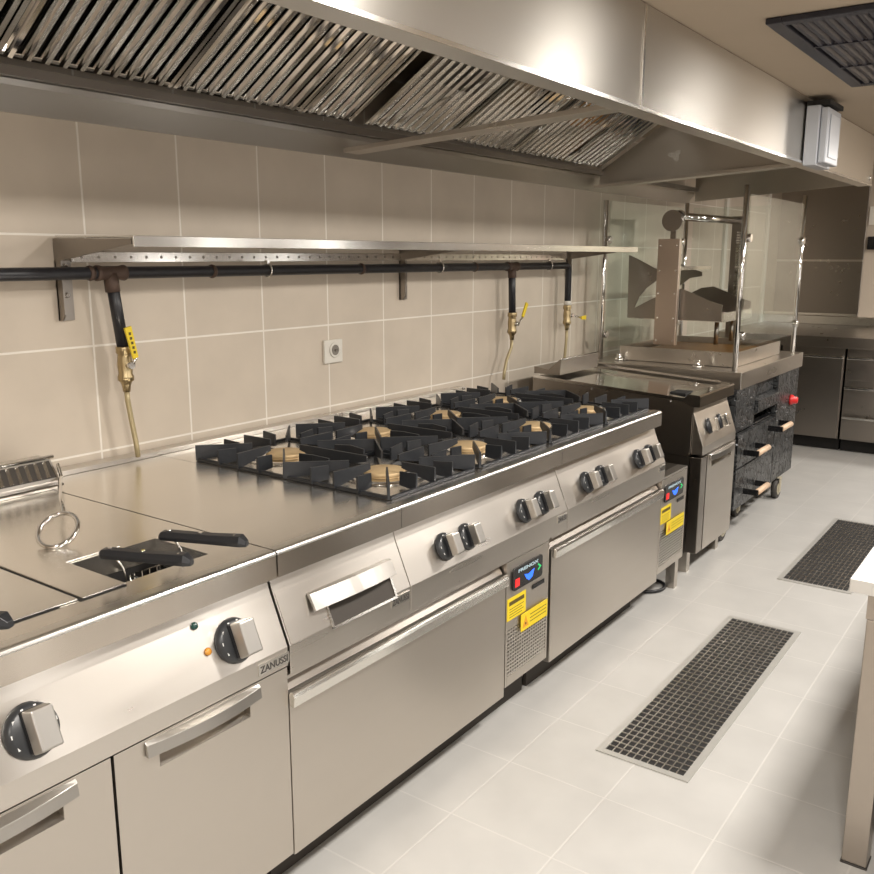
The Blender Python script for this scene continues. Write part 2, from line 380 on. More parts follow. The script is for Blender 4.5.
for x in (2.03, 2.42): sl.box(x-.006, x+.006, Y0+.045, Y1-.045, HC-.018, HC-.012)
sl.build('slats', plain('vent_slat', (.022, .021, .030), .4), vt)
MB().box(X0+.045, X1-.045, Y0+.045, Y1-.045, HC-.004, HC-.001).build('backing', GAP, vt)

# ------------------------------------------------------------------ cooking line helpers
PA = Vector((0, .0194, -.0916)); PBt = Vector((0, -.025, -.195))
PU = (PA-PBt).normalized(); PN = Vector((0, -PU.z, PU.y))       # panel up direction and outward normal
def on_panel(x, z, h=0):
    t = (PA.z-z)/(PA.z-PBt.z); p = PA.lerp(PBt, t); return Vector((x, p.y, p.z))+PN*h
def fascia_profile(zlow):     # (y,z) outline of worktop nosing
    return [(.0, -.009), (.009, -.009), (.009, -.001), (.03, -.001), (.03, -.056), (.0, -.056)]
def edge_roll(x0, x1, parent):
    pts = [(.0092-.0092*math.cos(a), -.0092+.0095*math.sin(a)) for a in [math.pi/2*i/6 for i in range(7)]]+[(.03, .0003), (.03, -.0008), (.0092, -.0008), (.0092, -.0088), (.0, -.0088)]
    return MB().px(pts, x0, x1).build('edge_roll', EDGE, parent)
def control_panel(x0, x1, parent, zbot=-.255, mat=S):
    return MB().px([(.03, -.060), (PA.y, PA.z), (PBt.y, PBt.z), (PBt.y, zbot), (.05, zbot), (.05, -.060)], x0+.001, x1-.001).build('control_panel', mat, parent, .0012)
def knob(x, z, r, parent, label=None):
    c = on_panel(x, z, .0006); X = Vector((1, 0, 0))
    d = MB(); d.lathe(c, PN, [(r, 0), (r, .003), (r*.93, .010), (r*.80, .014), (r*.0+.001, .0145)], 28)
    ko = d.build('knob', DIAL, parent)
    mk = MB()
    for k in range(8):
        a = math.radians(210-k*34); q = c+X*math.cos(a)*r*.80+PU*math.sin(a)*r*.80+PN*.0125
        mk.add([q+X*dx+PU*dy+PN*.0012 for dx, dy in ((-.0022, -.003), (.0022, -.003), (.0022, .003), (-.0022, .003))], [(0, 1, 2, 3)])
    mk.build('dial_marks', WHITE, ko)
    g = MB(); hw, hh = r*.40, r*.78
    def Q(a, b, h): return c+X*a+PU*b+PN*h
    def blk(a0, a1, b0, b1, h0, h1, m, s=1.):
        vs = [Q(a*(s if h == h1 else 1), b*(s if h == h1 else 1), h) for a in (a0, a1) for b in (b0, b1) for h in (h0, h1)]
        g.add(vs, [(0, 1, 3, 2), (4, 6, 7, 5), (0, 4, 5, 1), (2, 3, 7, 6), (0, 2, 6, 4), (1, 5, 7, 3)], m)
    blk(-hw, hw, -hh, hh, .012, .026, 0)
    blk(-hw*1.1, hw*1.1, -hh, hh, .026, .026+r*.62, 1, .93)
    g.build('grip', [BLACKM, HAND], ko, .003, 'black finger grip with a silver cap')
    return ko
def badge(s, x0, x1, z, parent, y=-.0262):
    b = MB().box(x0, x1, y-.0012, y+.0008, z-.011, z+.012).build('badge', S_BRIGHT, parent)
    text(s, 'badge_lettering', (x0+.004, y-.0014, z-.007), (1, 0, 0), (0, 0, 1), .020, INKG, b, x1-x0-.008, .0003)
    return b
def bow_handle(x0, x1, z0, z1, parent, yf, tall):
    """curved pull lip over a recess"""
    h = MB(); n = 14; vs = []
    for i in range(n+1):
        t = i/n; x = x0+(x1-x0)*t; bul = math.sin(math.pi*t)
        yo = yf-.006-.012*bul; zt = z1; zb = z1-tall
        vs += [(x, yo, zt-.004), (x, yo-.003, zb), (x, yo+.004, zb), (x, yf+.0, zt+.002)]
    fs = []
    for i in range(n):
        for k in range(4): fs.append((i*4+k, i*4+(k+1) % 4, i*4+4+(k+1) % 4, i*4+4+k))
    fs += [(0, 1, 2, 3), (n*4+3, n*4+2, n*4+1, n*4)]
    h.add(vs, fs); return h.build('handle', HAND, parent, .0008)

# ------------------------------------------------------------------ fryer cabinet (left)
fx0, fx1 = -.80, -.004
fr_ = thing('fryer_cabinet', (-.4, .45, -.78), 'stainless steel twin fryer cabinet with lidded wells at the left end of the line', 'fryer')
# worktop with two wells cut out
top = MB()
wells = [(-.70, -.505), (-.283, -.093)]; wy0, wy1 = .095, .262
top.box(fx0, fx1, .03, wy0, -.045, 0); top.box(fx0, fx1, wy1, .93, -.045, 0)
top.box(fx0, wells[0][0], wy0, wy1, -.045, 0); top.box(wells[0][1], wells[1][0], wy0, wy1, -.045, 0); top.box(wells[1][1], fx1, wy0, wy1, -.045, 0)
MB().px(fascia_profile(0), fx0, fx1).build('nosing', S_FAS, fr_); edge_roll(fx0, fx1, fr_)
top.build('worktop', S_TOP, fr_)
MB().box(fx0, fx1, .90, .94, .0005, .012).build('rear_ledge', S, fr_, .001)
MB().box(fx0, fx1, .05, .90, -.67, -.262).box(fx0, fx0+.01, .05, .9, -.26, -.047).box(fx1-.01, fx1, .05, .9, -.26, -.047).build('body', S_DARK, fr_)
control_panel(fx0, fx1, fr_, -.236)
MB().box(fx0, fx1, .031, .05, -.262, -.238).build('gap_strip', GAP, fr_)
for a, b in wells:
    wv = MB()
    wv.box(a-.004, a, wy0-.003, wy1+.003, -.20, -.0455); wv.box(b, b+.004, wy0-.003, wy1+.003, -.20, -.0455)
    wv.box(a, b, wy0-.004, wy0, -.20, -.0455); wv.box(a, b, wy1, wy1+.004, -.20, -.0455); wv.box(a, b, wy0, wy1, -.205, -.20)
    wo = wv.build('frying_well', GAP, fr_)
    el = MB()
    for k in range(5):
        y = wy0+.02+k*.03; el.tube([(a+.015, y, -.06), (a+.02, y, -.10), (b-.02, y, -.10), (b-.015, y, -.06)], .003, 6)
    el.build('heating_element', S_DARK, wo)
# lids: thin covers in front of / beside each well
MB().box(-.372, -.289, .083, .50, .0006, .0035).box(-.289, -.17, .27, .50, .0006, .0035).build('well_cover', S_TOP, fr_, .001, 'flat brushed steel cover beside the open well')
MB().box(-.500, -.380, .086, .50, .0006, .0035).build('well_cover', S_BRIGHT, fr_, .001, 'pale ribbed steel cover left of the seam')
MB().box(-.3795, -.3725, .083, .50, .0004, .0012).box(-.380, -.289, .0785, .0825, .0004, .0012).box(-.500, -.415, .0815, .0855, .0004, .0012).build('cover_seam', GAP, fr_)
# flue riser with louvres
rz = MB(); rz.px([(.79, .0006), (.79, .022), (.83, .072), (.885, .072), (.885, .0006)], fx0+.002, .020)
ro = rz.build('flue_riser', S, fr_, .001)
lv = MB()
sA = Vector((0, .791, .024)); sB = Vector((0, .829, .070)); sd = (sB-sA).normalized(); sn = Vector((0, -sd.z, sd.y)); LL = (sB-sA).length
def sp(x, s, h): return Vector((x, 0, 0))+sA+sd*s+sn*h
n_l = 34
for i in range(n_l):
    x = -.79+i*.0236
    vs = [sp(x+dx+sk*.006, s, h) for s, sk in ((.008, 0), (LL-.006, 1)) for dx, h in ((0, .001), (.006, .007), (.012, .001))]
    lv.add(vs, [(0, 1, 4, 3), (1, 2, 5, 4), (0, 3, 5, 2), (0, 2, 1), (3, 4, 5)], 0)
lv.build('louvre_slats', S_BRIGHT, ro)
dk = MB(); dk.add([sp(-.79, .006, .0008), sp(.014, .006, .0008), sp(.014, LL-.004, .0008), sp(-.79, LL-.004, .0008)], [(0, 1, 2, 3)])
dk.build('louvre_recess', VOID, ro)
tb = MB(); tb.tube([(fx0+.01, .826, .076), (.026, .826, .076)], .005, 8); tb.tube([(fx0+.01, .783, .012), (.022, .783, .012)], .004, 8)
tb.build('rim_rod', CHROME, ro)
# lifting ring hung on the riser
hk = MB(); hk.tube([(.022, .80, .062), (.020, .785, .03), (-.04, .69, .05), (-.12, .56, .047), (-.203, .408, .054)], .0045, 8)
cpt = []
for i in range(22):
    a = 2*math.pi*i/22; cpt.append((-.232+.038*(.8*math.cos(a)+.6*math.sin(a)), .385+.038*(.6*math.cos(a)-.8*math.sin(a)), .031+.024*math.cos(a)))
hk.tube(cpt, .005, 8, 0, True)
tag(hk.build('lifting_hook', CHROME), 'chrome wire lifting hook with a ring end lying on the fryer top', 'hook')
# knobs, lamps, badge
knob(-.528, -.142, .044, fr_); knob(-.123, -.144, .044, fr_)
for z, mt, lb in ((-.094, LAMPG, 'dark green indicator lamp'), (-.143, LAMPO, 'amber indicator lamp')):
    MB().lathe(on_panel(-.197+(.011 if mt is LAMPO else 0), z, .0006), PN, [(.0075, 0), (.007, .003), (.004, .005), (.001, .0055)], 16).build('indicator_lamp', mt, fr_, 0, lb)
badge('ZANUSSI', -.086, -.004, -.216, fr_)
def cab_door(x0, x1, z0, z1, parent, hx0, hx1, hz):
    d = MB(); rx0, rx1, rz0, rz1 = hx0+.028, hx1-.024, hz-.058, hz-.004; yf, yb = -.022, .0
    d.box(x0, rx0, yf, yb, z0, z1); d.box(rx1, x1, yf, yb, z0, z1); d.box(rx0, rx1, yf, yb, rz1, z1); d.box(rx0, rx1, yf, yb, z0, rz0)
    do = d.build('door', S_DOOR, parent)
    MB().px([(yf+.001, rz0), (yf+.022, rz0+.008), (yf+.022, rz1), (yf+.024, rz1), (yf+.024, rz0-.002), (yf+.001, rz0-.002)], rx0, rx1).build('handle_recess', S, do)
    bow_handle(hx0, hx1, 0, hz, do, yf, .026)
    return do
cab_door(-.405, -.006, -.665, -.240, fr_, -.345, -.083, -.246)
cab_door(-.798, -.411, -.665, -.240, fr_, -.745, -.475, -.198-.048)
MB().box(fx0+.01, fx1-.01, .062, .075, -.78, -.671).build('plinth', VOID, fr_)
for x in (-.76, -.06): MB().box(x-.02, x+.02, .10, .14, -.78, -.67).build('leg', S_DARK, fr_)
for x in (-.76, -.06): MB().box(x-.02, x+.02, .80, .84, -.78, -.67).build('leg', S_DARK, fr_)
# baskets with black handles
def basket(x, label):
    t = thing('fryer_basket', (x, .18, -.19), label, 'fryer basket', 'wire fryer baskets with black handles')
    wb = MB(); a, b = x-.036, x+.036
    for z in (-.055, -.10, -.15): wb.tube([(a, .11, z), (b, .11, z), (b, .25, z), (a, .25, z)], .0018, 6, 0, True)
    for k in range(6):
        y = .11+k*.028; wb.tube([(a, y, -.055), (a, y, -.15), (b, y, -.15), (b, y, -.055)], .0012, 5)
    for k in range(4):
        xx = a+.010+k*.018; wb.tube([(xx, .11, -.055), (xx, .11, -.15), (xx, .25, -.15), (xx, .25, -.055)], .0012, 5)
    wb.tube([(x, .112, -.052), (x-.01, .118, .02), (x-.025, .125, .046)], .002, 6)
    wb.build('wire_body', S_BRIGHT, t)
    h = MB()
    P0 = Vector((x-.038, .142, .042)); P1 = Vector((x+.034, -.022, .040)); dd = (P1-P0).normalized(); sd_ = dd.cross(Vector((0, 0, 1))).normalized()
    prof = [(-.010, 0), (-.013, .008), (-.009, .018), (.009, .018), (.013, .008), (.010, 0)]
    vs = []; ks = [(0, .55), (.006, .9), (.015, 1), (.10, 1.0), ((P1-P0).length-.012, 1.15), ((P1-P0).length, .6)]
    for s_, k in ks:
        for u, v in prof: vs.append(P0+dd*s_+sd_*u*k+Vector((0, 0, v*k)))
    m_ = 6; fs = [(i*m_+j, i*m_+(j+1) % m_, (i+1)*m_+(j+1) % m_, (i+1)*m_+j) for i in range(len(ks)-1) for j in range(m_)]+[tuple(range(m_))[::-1], tuple(range((len(ks)-1)*m_, len(ks)*m_))]
    h.add(vs, fs); ho = h.build('handle', BLACKM, t, .001)
    st = MB()
    for s_ in (.02, .085, .155):
        c = P0+dd*s_+Vector((0, 0, .0182)); st.lathe(c, (0, 0, 1), [(.0045, 0), (.0035, .002)], 10)
    st.build('rivet', CHROME, ho)
    return t
basket(-.288+.03, 'left fryer basket in the open well, its black handle resting towards the cook')
basket(-.16+.03, 'right fryer basket in the open well, its black handle reaching the bare worktop')
basket(-.586, 'fryer basket in the far left well, only its black handle end in view')

# ------------------------------------------------------------------ neutral worktop with drawer
nu = thing('neutral_worktop', (.2, .45, -.26), 'plain stainless worktop unit with one small drawer left of the burners', 'worktop unit')
mk_ = MB(); mk_.box(.0, .398, .03, .93, -.045, 0); MB().px(fascia_profile(0), .0, .398).build('nosing', S_FAS, nu); edge_roll(0, .398, nu); mk_.build('worktop', S_TOP, nu)
MB().box(.0, .398, .895, .94, .0005, .014).build('rear_ledge', S, nu, .001)
MB().box(.004, .394, .055, .92, -.252, -.047).build('body', S_DARK, nu)
cp = control_panel(0, .40, nu, -.258)
dr = MB()
a0, a1 = .105, .335
def Qn(x, z, h): return on_panel(x, z, h)
rec = MB(); rec.add([Qn(a0+.02, -.150, .0006), Qn(a1+.005, -.150, .0006), Qn(a1+.005, -.203, .0006), Qn(a0+.02, -.203, .0006)], [(0, 1, 2, 3)])
dro = MB()
def pblk(mb, x0, x1, z0, z1, h0, h1, m=0):
    vs = [Qn(x, z, h) for x in (x0, x1) for z in (z0, z1) for h in (h0, h1)]
    mb.add(vs, [(0, 1, 3, 2), (4, 6, 7, 5), (0, 4, 5, 1), (2, 3, 7, 6), (0, 2, 6, 4), (1, 5, 7, 3)], m)
pblk(dro, .004, a0+.02, -.096, -.194, .0004, .0016); pblk(dro, a1+.005, .396, -.096, -.194, .0004, .0016)
pblk(dro, a0+.02, a1+.005, -.096, -.145, .0004, .0016)
dro = dro.build('drawer', S, nu)
rec.build('handle_recess', VOID, dro)
rim = MB(); pblk(rim, a0+.018, a0+.024, -.15, -.203, .0007, .004); pblk(rim, a1+.002, a1+.008, -.15, -.203, .0007, .004); pblk(rim, a0+.018, a1+.008, -.199, -.204, .0007, .004)
rim.build('recess_rim', S_BRIGHT, dro)
hd = MB(); n = 10; vs = []
for i in range(n+1):
    t = i/n; x = .082+(.352-.082)*t; b = math.sin(math.pi*t)
    vs += [Qn(x, -.122, .012+.016*b), Qn(x, -.156, .016+.018*b), Qn(x, -.156, .010+.014*b), Qn(x, -.118, .0018)]
hd.add(vs, [(i*4+k, i*4+(k+1) % 4, i*4+4+(k+1) % 4, i*4+4+k) for i in range(n) for k in range(4)]+[(0, 1, 2, 3), (n*4+3, n*4+2, n*4+1, n*4)])
hd.build('handle', HAND, dro, .0008)
badge('ZANUSSI', .325, .394, -.214, nu)

# ------------------------------------------------------------------ gas ranges, burners and pan supports
def gas_range(x0, x1, kx, label):
    t = thing('gas_range', ((x0+x1)/2, .45, -.26), label, 'gas range', 'four-burner gas ranges')
    m = MB(); m.box(x0, x1, .03, .93, -.045, 0); m.build('worktop', S_TOP, t); MB().px(fascia_profile(0), x0, x1).build('nosing', S_FAS, t); edge_roll(x0, x1, t)
    MB().box(x0+.004, x1-.004, .055, .92, -.252, -.047).build('body', S_DARK, t)
    MB().box(x0, x1, .90, .94, .0005, .014).build('rear_ledge', S, t, .001)
    control_panel(x0, x1, t, -.258)
    for k in kx: knob(k, -.146, .036, t)
    badge('ZANUSSI', x1-.068, x1-.008, -.214, t)
    for bx in (x0+.2, x0+.6):
        for by in (.215, .585):
            b = MB().lathe((bx, by, .0006), (0, 0, 1), [(.112, 0), (.112, .003), (.082, .0045), (.066, .001), (.06, .0005)], 36).build('burner_dish', CHROME, t)
            MB().lathe((bx, by, .0015), (0, 0, 1), [(.050, 0), (.052, .002), (.052, .006), (.049, .0065), (.056, .0072), (.056, .0150), (.0545, .016), (.001, .0162)], 36).build('burner_cap', BRASSCAP, b)
            MB().box(bx+.060, bx+.10, by-.03, by-.012, .004, .014).build('pilot_shield', S_BRIGHT, b)
    return t
gas_range(.40, 1.199, (.568, .667, .961, 1.067), 'four-burner gas range next to the plain worktop, the nearer of the pair')
gas_range(1.201, 2.0, (1.364, 1.475, 1.782, 1.884), 'four-burner gas range next to the griddle, the farther of the pair')
def pan_support(xc, label):
    f = MB(); x0, x1 = xc-.180, xc+.180; y0, y1, ym = .050, .755, .4015; zf = .009
    for y in (y0, ym, y1): f.box(x0, x1, y-.004, y+.004, .001, zf)
    for x in (x0, x1): f.box(x-.004, x+.004, y0, y1, .001, zf)
    def plate(mb, p0, p1, za, zb0, zb1, th=.0035):
        p0 = Vector((*p0, 0)); p1 = Vector((*p1, 0)); d = (p1-p0).normalized(); s_ = Vector((-d.y, d.x, 0))*th
        vs = []
        for p, zl, zh in ((p0, .002, za), (p1, zb0, zb1)):
            vs += [p-s_+Vector((0, 0, zl)), p+s_+Vector((0, 0, zl)), p+s_*.7+Vector((0, 0, zh)), p-s_*.7+Vector((0, 0, zh))]
        mb.add(vs, [(0, 1, 2, 3), (7, 6, 5, 4), (0, 4, 5, 1), (1, 5, 6, 2), (2, 6, 7, 3), (3, 7, 4, 0)])
    for by in (.215, .585):
        m = f
        cy0, cy1 = (y0, ym) if by < .4 else (ym, y1)
        hx, hy = .184, (cy1-cy0)/2; cyc = (cy0+cy1)/2
        H = .046
        for sx, sy in ((1, 0), (-1, 0), (0, 1), (0, -1)):
            e = (xc+sx*(hx+.004), cyc+sy*(hy+.002)); i_ = (xc+sx*.060, by+sy*.060)
            plate(m, e, i_, H, .030, H)
            # short flanking fins
            for o in (-.078, .078):
                if sx: plate(m, (xc+sx*(hx+.004), cyc+o), (xc+sx*(hx-.055), cyc+o*.92), H, .006, H-.004)
                else: plate(m, (xc+o, cyc+sy*(hy+.002)), (xc+o*.92, cyc+sy*(hy-.055)), H, .006, H-.004)
        for sx in (-1, 1):
            for sy in (-1, 1):
                plate(m, (xc+sx*(hx+.002), cyc+sy*(hy)), (xc+sx*.068, by+sy*.064), H, .026, H)
    return tag(f.build('pan_support', IRON), label, 'pan support', 'cast iron pan supports over the burners')
for xc, lb in ((.6, 'cast iron pan support leftmost, beside the bare steel worktop'), (1.0, 'cast iron pan support second from the bare steel worktop'),
               (1.4, 'cast iron pan support third from the bare steel worktop'), (1.8, 'cast iron pan support nearest the griddle')):
    pan_support(xc, lb)

# ------------------------------------------------------------------ refrigerated bases
def base_unit(x0, xd, x1, label, short):
    t = thing('refrigerated_base', ((x0+x1)/2, .45, -.78), label, 'refrigerated base', 'refrigerated bases under the range')
    MB().box(x0+.003, x1-.003, .02, .90, -.655, -.2605).build('body', S_DARK, t)
    MB().box(x0+.003, x1-.003, -.019, .02, -.268, -.2605).build('top_strip', S, t)
    # drawer front with full width pull
    zb = -.672
    d = MB(); d.box(x0+.004, xd-.006, -.022, .016, zb, -.302)
    do = d.build('drawer', S_DOOR, t, .002)
    MB().px([(.015, -.272), (.012, -.270), (-.010, -.300), (.015, -.300)], x0+.004, xd-.006).build('recess_slope', S_DARK, do)
    MB().px([(-.022, -.300), (-.028, -.294), (-.036, -.296), (-.040, -.304), (-.038, -.326), (-.032, -.328), (-.023, -.324)], x0+.001, xd-.016).build('handle', S_BRIGHT, do, .002)
    # compressor panel
    zlow = -.648
    zl = -.475
    panel = MB(); panel.box(xd, x1-.006, -.021, .0, zl, -.270)
    panel.box(xd, xd+.010, -.021, .0, zlow, zl); panel.box(x1-.016, x1-.006, -.021, .0, zlow, zl); panel.box(xd+.010, x1-.016, -.021, .0, zlow, zlow+.03)
    po = panel.build('compressor_panel', S_DOOR, t, .001)
    MB().box(xd+.010, x1-.016, -.004, -.002, zlow+.03, zl).build('grille_backing', GAP, po)
    g = MB(); n = 13; hh = (zl-zlow-.03)/n
    for i in range(n):
        z = zlow+.03+hh*i; g.px([(-.020, z+hh*.15), (-.020, z+hh*.62), (-.008, z+hh*.95), (-.008, z+hh*.80)], xd+.010, x1-.016)
    if not short:
        k = 17
        for i in range(1, k): x = xd+.010+(x1-.016-xd-.010)*i/k; g.box(x-.0022, x+.0022, -.0205, -.008, zlow+.03, zl)
    g.build('grille_slats', S, po)
    # controller
    cx0, cx1, cz0, cz1 = xd+.028, x1-.055, -.362, -.294
    co = MB(); rr = .010; pts = []
    for (cx, cz, a0_) in ((cx1-rr, cz1-rr, 0), (cx0+rr, cz1-rr, 90), (cx0+rr, cz0+rr, 180), (cx1-rr, cz0+rr, 270)):
        for k in range(5): a = math.radians(a0_+k*22.5); pts.append((cx+rr*math.cos(a), cz+rr*math.sin(a)))
    co.py(pts, -.0262, -.0212); c_o = co.build('controller', BLK, po)
    yl = -.0268; Wc = cx1-cx0
    text('FRENOX', 'display_lettering', (cx0+Wc*.16, yl, cz1-.018), (1, 0, 0), (0, 0, 1), .013, GLOWT, c_o, Wc*.68, .0003)
    MB().py([(cx0+Wc*.06, cz0+.010), (cx0+Wc*.2, cz0+.010), (cx0+Wc*.2, cz0+.034), (cx0+Wc*.06, cz0+.034)], yl-.0004, yl+.0004).build('red_key', GLOWR, c_o)
    MB().py([(cx0+Wc*.36, cz0+.036), (cx0+Wc*.50, cz0+.030), (cx0+Wc*.70, cz0+.038), (cx0+Wc*.64, cz0+.016), (cx0+Wc*.52, cz0+.010), (cx0+Wc*.44, cz0+.018)], yl-.0004, yl+.0004).build('display_digit', GLOWB, c_o)
    MB().py([(cx0+Wc*.84, cz0+.024), (cx0+Wc*.95, cz0+.034), (cx0+Wc*.84, cz0+.046), (cx0+Wc*.82, cz0+.042), (cx0+Wc*.89, cz0+.034), (cx0+Wc*.82, cz0+.028)], yl-.0004, yl+.0004).build('green_key', GLOWG, c_o)
    MB().box(x1-.105, x1-.035, -.0235, -.0212, -.392, -.378).build('pull_slot', BLK, po, .002)
    # stickers
    s1 = MB().box(xd+.004, xd+.108, -.0222, -.0212, -.446, -.380).build('sticker', LABELY, po, 0, 'yellow square warning sticker')
    q = MB(); q.box(xd+.014, xd+.098, -.0227, -.0223, -.402, -.390)
    for k in range(4): q.box(xd+.016, xd+.096-.01*(k % 2), -.0227, -.0223, -.414-k*.008, -.4125-k*.008)
    q.build('sticker_print', INK, s1)
    sx0, sx1 = (xd+.076, x1-.018) if not short else (xd+.06, x1-.03)
    s2 = MB().box(sx0, sx1, -.0262, -.0252, -.502, -.448).build('sticker', LABELY, po, 0, 'wide yellow sticker with an orange triangle')
    q = MB()
    for k in range(3): q.box(sx0+.052, sx1-.008, -.0267, -.0263, -.464-k*.011, -.462-k*.011)
    q.build('sticker_print', INK, s2)
    MB().py([(sx0+.010, -.492), (sx0+.044, -.492), (sx0+.027, -.458)], -.0267, -.0263).build('sticker_triangle', ORANGE, s2)
    MB().lathe((sx0+.027, -.0268, -.482), (0, -1, 0), [(.004, 0), (.003, .0005)], 10).build('sticker_dot', INK, s2)
    MB().box(x0+.01, (x1-.01) if not short else 1.93, .062, .075, -.78, -.656).build('plinth', VOID, t)
    for lx in ((x1-.03,) if short else (x0+.03,)):
        for ly in ((.012, .84) if short else (.10, .84)): MB().box(lx-.018, lx+.018, ly-.02, ly+.018, -.78, -.656).build('leg', S_DOOR, t)
    return t
base_unit(-.006, .848, 1.100, 'refrigerated drawer base under the near range, with a chequered grille', False)
base_unit(1.108, 1.985, 2.262, 'refrigerated drawer base under the far range, beside the griddle', True)
cb = MB(); pts = []
for i in range(15):
    a = math.radians(200+i*160/14*1.35); pts.append((2.17+.075*math.cos(a), .085+.065*math.sin(a), -.772))
pts = [(1.95, .32, -.772), (2.02, .2, -.772)]+pts+[(2.14, .30, -.772), (2.1, .42, -.772)]
cb.tube(pts, .007, 8); tag(cb.build('power_cable', BLACKM), 'black cable looped on the floor beside the far base foot', 'cable')

# ------------------------------------------------------------------ griddle
gr = thing('griddle', (2.64, .4, -.78), 'narrow stainless griddle with two knobs and a door, right of the ranges', 'griddle')
gx0, gx1 = 2.42, 2.87
for a_ in (gx0, gx1-.006): MB().px([(.031, -.26), (.031, -.047), (.075, -.026), (.80, .016), (.80, -.26)], a_, a_+.006).build('side_panel', S_DARK, gr)
MB().box(gx0+.01, gx1-.01, .06, .79, -.26, -.05).build('inner_body', S_DARK, gr)
MB().box(gx0, gx1, .03, .80, -.69, -.262).build('body', S_DARK, gr)
MB().px([(.0, -.046), (.0, -.002), (.006, .004), (.05, .006), (.07, -.012), (.80, .03), (.80, .018), (.075, -.024), (.03, -.046)], gx0, gx1).build('cooking_plate', CHROME, gr)
MB().box(gx0+.07, gx0+.16, .09, .16, -.0105+.002, -.002).build('plate_slot', GAP, gr)
MB().px([(.06, .004), (.80, .045), (.80, .056), (.06, .012)], gx1-.010, gx1-.004).build('splash_guard', S, gr)
MB().px([(.66, .038), (.655, .110), (.66, .112), (.72, .060), (.795, .070), (.795, .038)], gx0+.0, gx1-.06).build('flue_riser', S_DARK, gr, .001)
MB().tube([(gx0+.002, .658, .112), (gx1-.06, .658, .112)], .003, 6).build('rim_rod', CHROME, gr)
MB().px([(.03, -.050), (.028, -.075), (-.02, -.215), (-.02, -.252), (.03, -.252)], gx0+.012, gx1).build('control_panel', S, gr, .003)
gN = Vector((0, -.946, .324))
for x in (2.56, 2.70):
    c = Vector((x, .0035, -.145)); ko = MB().lathe(c, gN, [(.034, 0), (.034, .004), (.028, .012), (.001, .0125)], 24).build('knob', BLACKM, gr)
    U = Vector((0, .324, .946)); g = MB(); vs = [c+Vector((a, 0, 0))+U*b+gN*h for a in (-.012, .012) for b in (-.027, .027) for h in (.012, .042)]
    g.add(vs, [(0, 1, 3, 2), (4, 6, 7, 5), (0, 4, 5, 1), (2, 3, 7, 6), (0, 2, 6, 4), (1, 5, 7, 3)]); g.build('grip', S_BRIGHT, ko, .003)
gd = cab_door(gx0+.075, gx1, -.685, -.256, gr, gx0+.10, gx1-.03, -.262)
MB().box(gx0, gx0+.066, -.022, .028, -.685, -.262).build('door_edge', S_DARK, gr, .002)
for lx in (gx0+.03, gx1-.04):
    for ly in (.04, .74): MB().box(lx-.02, lx+.02, ly-.02, ly+.02, -.78, -.69).build('leg', S_DOOR, gr)
for y, z in ((.13, -.03), (.5, -.01)): MB().lathe((gx0-.0004, y, z), (-1, 0, 0), [(.006, 0), (.004, .003)], 10).build('screw', CHROME, gr)

# ------------------------------------------------------------------ wall shelf, gas pipe, valves, socket
sh = thing('wall_shelf', (1.6, .93, .6), 'long stainless wall shelf on three brackets above the gas pipe', 'shelf')
MB().px([(.60, .594), (.60, .620), (.93, .624), (.93, .620), (.606, .616), (.606, .594)], .145, 3.10).build('shelf_board', S_BRIGHT, sh, .0008)
for x in (.15, 1.60, 3.00):
    b = MB(); b.px([(.944, .616), (.60+.012, .613), (.612, .600), (.915, .560), (.915, .42), (.928, .405), (.944, .405)], x-.004, x)
    b.box(x-.004, x+.038, .938, .945, .405, .56)
    b.build('bracket', S_DARK, sh)
    MB().lathe((x+.02, .938, .470), (0, -1, 0), [(.008, 0), (.006, .006)], 10).lathe((x+.02, .938, .545), (0, -1, 0), [(.008, 0), (.006, .006)], 10).build('bolt', CHROME, sh)
pr = MB(); pr.box(.19, 2.96, .936, .945, .556, .582); pro = pr.build('perforated_rail', S_BRIGHT, sh)
ho = MB()
for i in range(54): ho.lathe((.22+i*.051, .9359, .569), (0, -1, 0), [(.0045, 0), (.0045, .0006)], 8)
ho.build('rail_holes', S_DARK, pro)
MB().px([(.90, .584), (.925, .616), (.93, .616), (.905, .584)], .225, .265).build('rail_clip', S_BRIGHT, sh)

pp = thing('gas_pipe', (1.0, .87, .33), 'black steel gas pipe along the tiled wall with three drops', 'pipe')
PY, PZ, R = .875, .528, .0165
MB().tube([(-1.6, PY, PZ), (0, PY, PZ), (1, PY, PZ), (2.865, PY, PZ), (2.882, PY, PZ-.006), (2.888, PY, PZ-.02), (2.888, PY, .335)], R, 16).build('pipe_run', PIPE, pp)
MB().cyl((.262, PY, PZ), (.285, PY, .330), R, 16).build('drop_pipe', PIPE, pp)
MB().cyl((2.335, PY, PZ), (2.345, PY, .320), R, 16).build('drop_pipe', PIPE, pp)
for x in (.262, 2.335):
    MB().lathe((x-.045, PY, PZ), (1, 0, 0), [(R+.003, 0), (R+.005, .004), (R+.004, .012), (R+.002, .018), (R+.002, .072), (R+.004, .078), (R+.005, .086), (R+.003, .09)], 18).cyl((x, PY, PZ), (x+.004, PY, PZ-.05), R+.003, 18).build('tee_fitting', RUST, pp)
for x in (.195, .60, 1.28, 2.02): MB().lathe((x, PY, PZ), (1, 0, 0), [(R+.002, 0), (R+.004, .006), (R+.002, .014)], 18).build('weld_seam', RUST, pp)
for x in (.83, 1.77, 2.68):
    c = MB(); pts = [(x, PY+.021*math.cos(a), PZ+.021*math.sin(a)) for a in [2*math.pi*i/20 for i in range(20)]]
    c.tube(pts, .0035, 6, 0, True); c.cyl((x, PY+.02, PZ), (x, W-.001, PZ), .004, 8); c.box(x-.005, x+.005, PY-.006, PY+.006, PZ+.021, PZ+.032)
    c.build('pipe_clamp', CHROME, pp)
